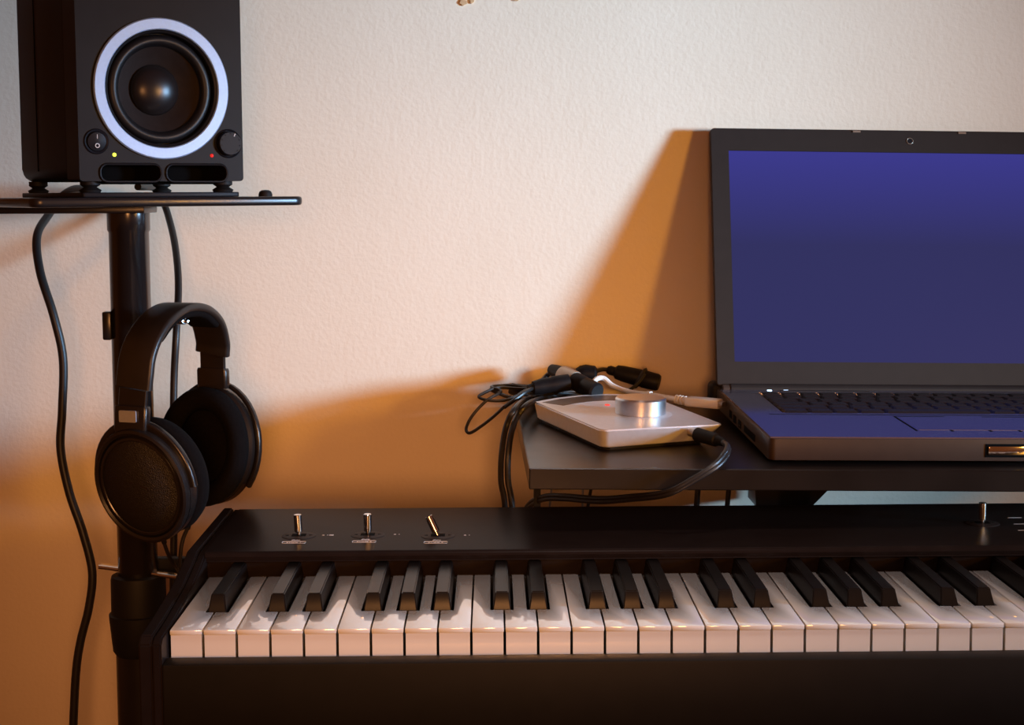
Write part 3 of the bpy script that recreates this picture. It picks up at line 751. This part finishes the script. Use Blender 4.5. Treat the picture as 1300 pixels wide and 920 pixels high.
# dark clamp arm going right behind the piano's end
a, b = at(196, 716, PY+0.02) - Vector((PX, PY, 0)), at(262, 716, PY+0.04) - Vector((PX, PY, 0))
bm = B(); sweep(bm, [a, b], rrect(0.014, 0.012, 0.002), up=(0, 0, 1)); obj('clamp_arm', bm, 'rubber', st)

# isolation plate on the stand
SPM = Matrix.Translation((PX, PY, PLZ)) @ RZ
iso = thing('isolation_plate', 'thin black plate between loudspeaker feet and stand', 'plate', SPM)
bm = B(); prism(bm, rrect(0.142, 0.185, 0.003), 0, 0.0042, bev=0.0008); obj('plate', bm, 'knob_plastic', iso)

# ================================================================== loudspeaker
W2, D2, HH = 0.0735, 0.095, 0.235
SPK = SPM @ Matrix.Translation((0, 0, 0.0042))
spk = thing('loudspeaker', 'black studio loudspeaker with silver ring round its cone', 'speaker', SPK)
FZ = 0.0095                                     # foot height
for fx, fy in ((-0.060, -0.080), (0.060, -0.080), (-0.060, 0.075), (0.060, 0.075)):
    bm = B(); lathe(bm, [(0, 0), (0.0085, 0), (0.0095, 0.002), (0.0055, 0.0045), (0.0085, 0.0065), (0.0085, FZ+0.001), (0, FZ+0.001)], 24)
    obj('rubber_foot', bm, 'rubber', spk, loc=(fx, fy, 0))
z0, z1 = FZ, FZ+HH
bm = B(); t = bmesh.new()
box(bm, -W2+0.0015, W2-0.0015, -D2+0.030, D2, z0+0.0005, z1-0.0005, 0.012, 4); obj('cabinet', bm, 'cabinet', spk)
bm = B(); box(bm, -W2+0.0010, -W2+0.0030, 0.030, 0.0312, z0+0.010, z1-0.010); obj('cabinet_seam', bm, 'gap', spk, smooth=0)
cz = 0.0880+0.0005
def circle2(cx, cy, r, n=64): return [(cx+r*math.cos(2*math.pi*i/n), cy+r*math.sin(2*math.pi*i/n)) for i in range(n)]
# baffle in the x/z plane with holes for the woofer, tweeter and bass port
bx = Matrix(((1, 0, 0, 0), (0, 0, -1, 0), (0, 1, 0, 0), (0, 0, 0, 1)))     # (x, y, z) -> (x, -z, y): prism height goes towards the listener
def port(x0, x1): 
    return [(p[0]+(x0+x1)/2, p[1]+0.0165) for p in rrect(x1-x0, 0.0150, 0.0065, 6)]
holes = [circle2(0, cz, 0.0510), circle2(0, 0.185, 0.019, 40), port(-0.0555, -0.0030), port(0.0025, 0.0575)]
bm = B(); prism(bm, [(p[0], p[1]+(z0+z1)/2) for p in rrect(2*W2, HH, 0.003, 3)], D2-0.034, D2, holes=holes, xf=bx)
obj('baffle', bm, 'cabinet', spk, smooth=30)
for x0, x1 in ((-0.0555, -0.0030), (0.0025, 0.0575)):
    bm = B(); box(bm, x0-0.002, x1+0.002, -D2+0.028, -D2+0.0325, 0.007, 0.026); obj('port_back', bm, 'gap', spk, smooth=0)
    bm = B(); lip = [Vector((p[0], -D2-0.0004, p[1])) for p in port(x0-0.0004, x1+0.0004)]
    sweep(bm, lip, circ(0.0011, 8), closed=True); obj('port_lip', bm, 'cabinet', spk)
wx = bx @ Matrix.Translation((0, cz, D2))          # lathe axis towards the listener at the woofer centre
bm = B(); lathe(bm, [(0.0502, -0.004), (0.0502, 0.0022), (0.0510, 0.0030), (0.0592, 0.0030), (0.0602, 0.0020), (0.0602, -0.002)], 96, wx, closed=True)
obj('trim_ring', bm, 'ring', spk)
bm = B(); lathe(bm, [(0.0504, -0.010), (0.0504, 0.0010), (0.0495, 0.0016), (0.0478, 0.0006), (0.0470, -0.003), (0.0470, -0.010)], 96, wx, closed=True); obj('woofer_frame', bm, 'surround', spk)
sp_prof = [(0.0472, -0.0060)]
for k in range(0, 11):
    a = math.pi*k/10; sp_prof.append((0.0418+0.0050*math.cos(a), -0.0060+0.0050*math.sin(a)))
sp_prof += [(0.0362, -0.0065)]
bm = B(); lathe(bm, sp_prof, 96, wx); wf = obj('surround', bm, 'surround', spk)
bm = B(); lathe(bm, [(0.0366, -0.0062), (0.0340, -0.0085), (0.0290, -0.0135), (0.0220, -0.0195), (0.0190, -0.0215), (0, -0.0220)], 96, wx); obj('cone', bm, 'cone', wf)
bm = B(); lathe(bm, [(0.0222, -0.0195), (0.0219, -0.0185)] + [(0.0216*math.cos(R(a)), -0.0188+0.0105*math.sin(R(a))) for a in range(0, 91, 9)], 72, wx); obj('dust_cap', bm, 'cap', wf)
tx = bx @ Matrix.Translation((0, 0.185, D2))
bm = B(); lathe(bm, [(0.0195, 0.0012), (0.0150, -0.001), (0.0130, -0.004)] + [(0.0128*math.cos(R(a)), -0.004+0.0055*math.sin(R(a))) for a in range(0, 91, 15)], 48, tx); obj('tweeter', bm, 'cap', spk)
def front(x, z, r=0): return bx @ Matrix.Translation((x, z, D2))
# power switch
fx = front(-0.0585, 0.0428)
bm = B(); lathe(bm, [(0.0085, -0.001), (0.0085, 0.0006), (0.0100, 0.0012), (0.0108, 0.0006), (0.0108, -0.001)], 40, fx, closed=True); sw_ = obj('power_switch', bm, 'knob_plastic', spk)
bm = B(); lathe(bm, [(0.0084, -0.001), (0.0084, 0.0010), (0.0078, 0.0022), (0.003, 0.0030), (0, 0.0031)], 40, fx @ Matrix.Rotation(R(6), 4, 'X')); obj('rocker', bm, 'knob_plastic', sw_)
lettering('switch_mark', 'I', 0.0055, 'print', sw_, (-0.0585, -D2-0.00335, 0.0466), (R(90), 0, 0))
bm = B(); lathe(bm, [(0.0013, 0.0), (0.0013, 0.0003), (0.0020, 0.0003), (0.0020, 0.0)], 24, front(-0.0585, 0.0392) @ Matrix.Translation((0, 0, 0.0030)), closed=True); obj('switch_mark', bm, 'print', sw_, smooth=0)
# level knob with dots and pointer
fx = front(0.0598, 0.0425)
bm = B(); lathe(bm, [(0.0112, -0.001), (0.0112, 0.0006), (0.0120, 0.0012), (0.0128, 0.0006), (0.0128, -0.001)], 48, fx, closed=True); kb = obj('level_control', bm, 'knob_plastic', spk)
bm = B(); lathe(bm, [(0.0108, 0), (0.0106, 0.0045), (0.0098, 0.0055), (0, 0.0055)], 48, fx); kn = obj('level_knob', bm, 'knob_plastic', kb)
for k in range(9):
    a = R(225-270*k/8); bm = B(); lathe(bm, [(0.0005, 0.0055), (0.0005, 0.0058), (0, 0.0058)], 8, fx @ Matrix.Translation((0.0086*math.cos(a), 0.0086*math.sin(a), 0))); obj('knob_dot', bm, 'gap', kn, smooth=0)
bm = B(); box(bm, -0.00045, 0.00045, 0.0070, 0.0096, 0.0054, 0.0058, xf=fx @ Matrix.Rotation(R(-28), 4, 'Z')); obj('pointer', bm, 'print', kn, smooth=0)
for x, m in ((-0.0432, 'led_green'), (0.0442, 'led_red')):
    bm = B(); lathe(bm, [(0.0017, -0.0005), (0.0016, 0.0004), (0.0008, 0.0010), (0, 0.0011)], 14, front(x, 0.0318)); obj('indicator_light', bm, m, spk)

# cables of the loudspeaker
Yc = 1.47
c = wthing('speaker_cable', 'black power cable hanging in waves left of the stand pole', 'cable', (at(97, 840, Yc).x, Yc, 0.60))
pts = [at(120, 243, 1.49), at(96, 240, 1.53), at(78, 250, 1.545), at(62, 272, 1.53), at(47, 300, 1.50), at(51, 345, 1.48), at(68, 400, Yc), at(80, 455, Yc), at(79, 520, Yc), at(77, 570, Yc), at(88, 625, Yc), at(105, 675, Yc), at(117, 725, Yc), at(113, 770, Yc), at(102, 815, Yc), at(96, 860, Yc), at(92, 950, Yc)]
wobj('cable', tube(B(), pts, 0.0042, 8, 12), 'cable', c)
c = wthing('signal_cable', 'black signal cable hanging right of the pole behind the headphones', 'cable', (at(219, 740, Yc).x, Yc, 0.62))
pts = [at(175, 237, 1.50), at(197, 239, 1.565), at(205, 252, 1.588), at(213, 272, 1.580), at(222, 310, 1.545), at(226.5, 360, 1.50), at(224, 420, Yc), at(221, 480, Yc), at(220, 560, Yc), at(221, 640, Yc), at(220, 720, Yc), at(219, 800, Yc)]
wobj('cable', tube(B(), pts, 0.0036, 8, 12), 'cable', c)

# ================================================================== headphones
hp = wthing('headphones', 'black over-ear headphones hanging from a peg on the stand pole', 'headphones', at(215, 680, 1.33))
def cup_frame(center, n, roll=0.0):
    """z axis along n (outwards from the visible face), y up, tilted by roll"""
    z = Vector(n).normalized(); y = Vector((0, 0, 1)); y = (y - z*y.dot(z)).normalized(); x = y.cross(z)
    m = Matrix((x, y, z)).transposed().to_4x4(); m.translation = center
    return m @ Matrix.Rotation(R(roll), 4, 'Z')
def ell_lathe(bm, prof, fm, ex, ey, n=64, closed=False): return lathe(bm, prof, n, fm, ex, ey, closed)
# near cup: we look at its outer grille
C1 = at(181, 616, 1.262); F1 = cup_frame(C1, (-0.33, -0.92, -0.16), 14)
EX, EY = 0.94, 1.08
bm = B(); ell_lathe(bm, [(0.0462, -0.004), (0.0470, 0.000), (0.0462, 0.0042), (0.0440, 0.0052), (0.0420, 0.0040), (0.0412, -0.002)], F1, EX, EY, closed=True)
shell = wobj('ear_cup', bm, 'hp_plastic', hp)
bm = B(); ell_lathe(bm, [(0.0470, -0.002), (0.0465, -0.012), (0.0435, -0.019), (0, -0.019), (0, -0.004), (0.042, -0.004)], F1, EX, EY); wobj('ear_cup', bm, 'hp_plastic', hp)
bm = B(); ell_lathe(bm, [(0.0416, 0.0015), (0.0400, 0.0042), (0.0382, 0.0046), (0.0374, 0.0040), (0.0374, 0.0)], F1, EX, EY); wsub('grille_rim', bm, 'hp_plastic', hp, shell)
bm = B(); ell_lathe(bm, [(0.0376, 0.0034), (0.0330, 0.0056), (0.0220, 0.0084), (0.0110, 0.0098), (0, 0.0102)], F1, EX, EY); wsub('grille', bm, 'grille', hp, shell)
for x, w in ((-0.004, 0.006), (0.007, 0.008)):            # small print on the grille
    bm = B(); box(bm, x-w/2, x+w/2, 0.0035, 0.0049, 0.0096, 0.0100, xf=F1 @ Matrix.Rotation(R(-28), 4, 'Z')); wsub('grille_print', bm, 'plate_inset', hp, shell, smooth=0)
bm = B(); ell_lathe(bm, [(0.0400, -0.018), (0.0470, -0.020), (0.0480, -0.026), (0.0465, -0.033), (0.0400, -0.037), (0.0300, -0.034), (0.0290, -0.022)], F1, EX, EY, closed=True); wobj('ear_pad', bm, 'velour', hp, smooth=80)
# far cup: we look at its ear pad
C2 = at(263, 566, 1.395); F2 = cup_frame(C2, (-0.40, -0.91, 0.05), -4)
EX2, EY2 = 0.95, 1.13
bm = B(); ell_lathe(bm, [(0.0300, 0.0060), (0.0330, 0.0140), (0.0400, 0.0170), (0.0468, 0.0140), (0.0492, 0.0070), (0.0480, 0.0), (0.0400, -0.002), (0.0320, -0.002)], F2, EX2, EY2, closed=True); wobj('ear_pad', bm, 'velour', hp, smooth=80)
bm = B(); ell_lathe(bm, [(0.034, -0.001), (0.028, 0.0005), (0, 0.0015)], F2, EX2, EY2); wobj('driver_cover', bm, 'velour', hp, smooth=80)
bm = B(); ell_lathe(bm, [(0.046, -0.001), (0.0490, -0.004), (0.0490, -0.014), (0.0460, -0.020), (0.030, -0.026), (0, -0.028), (0, -0.004)], F2, EX2, EY2); wobj('ear_cup', bm, 'hp_plastic', hp)
# yokes (forks) round the cups
def arc(fm, rx, ry, z, a0, a1, n=28): return [fm @ Vector((rx*math.cos(R(a0+(a1-a0)*k/n)), ry*math.sin(R(a0+(a1-a0)*k/n)), z)) for k in range(n+1)]
wobj('yoke', sweep(B(), arc(F1, 0.0468*EX, 0.0485*EY, -0.006, -12, 200), rrect(0.0065, 0.0090, 0.002), up=F1.to_3x3() @ Vector((0, 0, 1))), 'hp_plastic', hp)
wobj('yoke', sweep(B(), arc(F2, 0.0515*EX2, 0.0520*EY2, -0.012, -35, 215), rrect(0.0060, 0.0046, 0.0018), up=F2.to_3x3() @ Vector((0, 0, 1))), 'hp_plastic', hp)
# headband
pts = [at(170, 492, 1.262), at(172, 474, 1.262), at(175, 452, 1.264), at(184, 428, 1.272), at(200, 405, 1.290), at(222, 390.5, 1.318), at(246, 392, 1.348), at(263, 408, 1.374), at(270, 432, 1.388), at(270, 448, 1.392)]
wd = (0.95, -0.30, 0)
band = wobj('headband', sweep(B(), catmull(pts, 8), rrect(0.0335, 0.0075, 0.003), up=wd), 'hp_band', hp)
pad = [p - Vector((0, 0, 0)) for p in pts[3:8]]
cen = at(222, 440, 1.32)
padp = [p + (cen-p).normalized()*0.0055 for p in pts[3:8]]
wobj('headband_pad', sweep(B(), catmull(padp, 8), rrect(0.029, 0.0065, 0.0028), up=wd), 'velour', hp, smooth=80)
wobj('slider', sweep(B(), catmull([at(170, 494, 1.263), at(168.5, 515, 1.263), at(168, 535, 1.263)], 4), rrect(0.0265, 0.0042, 0.0015), up=wd), 'hp_plastic', hp)
wobj('slider', sweep(B(), catmull([at(270, 446, 1.393), at(270.5, 465, 1.395), at(271, 482, 1.396)], 4), rrect(0.0250, 0.0042, 0.0015), up=wd), 'hp_plastic', hp)
h1 = wobj('slider_housing', sweep(B(), [at(168.5, 515, 1.260), at(168.5, 517, 1.260), at(167.5, 545, 1.260), at(167.5, 549, 1.260)], rrect(0.0305, 0.0095, 0.0025), up=wd, scale=lambda s: 0.94 if s in (0, 1) else 1.0), 'hp_plastic', hp)
a, b = at(161, 527.5, 1.2505), at(161, 528, 1.2505)
nrm = Vector((-0.30, -0.95, 0)).normalized()
tp = at(162, 528.5, 1.2540)
tm = Matrix((Vector((0.954, -0.30, 0)), Vector((0, 0, 1)), nrm)).transposed().to_4x4(); tm.translation = tp
bm = B(); prism(bm, rrect(0.0160, 0.0098, 0.0010), -0.0008, 0.0006, xf=tm); wsub('silver_tag', bm, 'tag', hp, h1)
wobj('slider_housing', sweep(B(), [at(270.5, 467, 1.395), at(270.5, 470, 1.395), at(271, 488, 1.396), at(271, 492, 1.396)], rrect(0.0305, 0.0090, 0.0025), up=wd, scale=lambda s: 0.94 if s in (0, 1) else 1.0), 'hp_plastic', hp)
# leads from both cups
wobj('cable_entry', cyl(B(), at(203, 668, 1.29), at(209, 690, 1.295), 0.0038, 0.0022, 12, 0.0006), 'rubber', hp)
wobj('cable_entry', cyl(B(), at(246, 640, 1.39), at(238, 672, 1.385), 0.0036, 0.0022, 12, 0.0006), 'rubber', hp)
wobj('lead', tube(B(), [at(208, 688, 1.295), at(213, 702, 1.30), at(220, 716, 1.31), at(228, 730, 1.33), at(236, 760, 1.36), at(238, 800, 1.37)], 0.0017, 8, 8), 'cable', hp)
wobj('lead', tube(B(), [at(239, 668, 1.385), at(232, 685, 1.383), at(229, 705, 1.38), at(230, 730, 1.375), at(237, 762, 1.372), at(240, 800, 1.372)], 0.0019, 8, 8), 'cable', hp)

for o in bpy.data.objects:
    if '_b' in o: del o['_b']
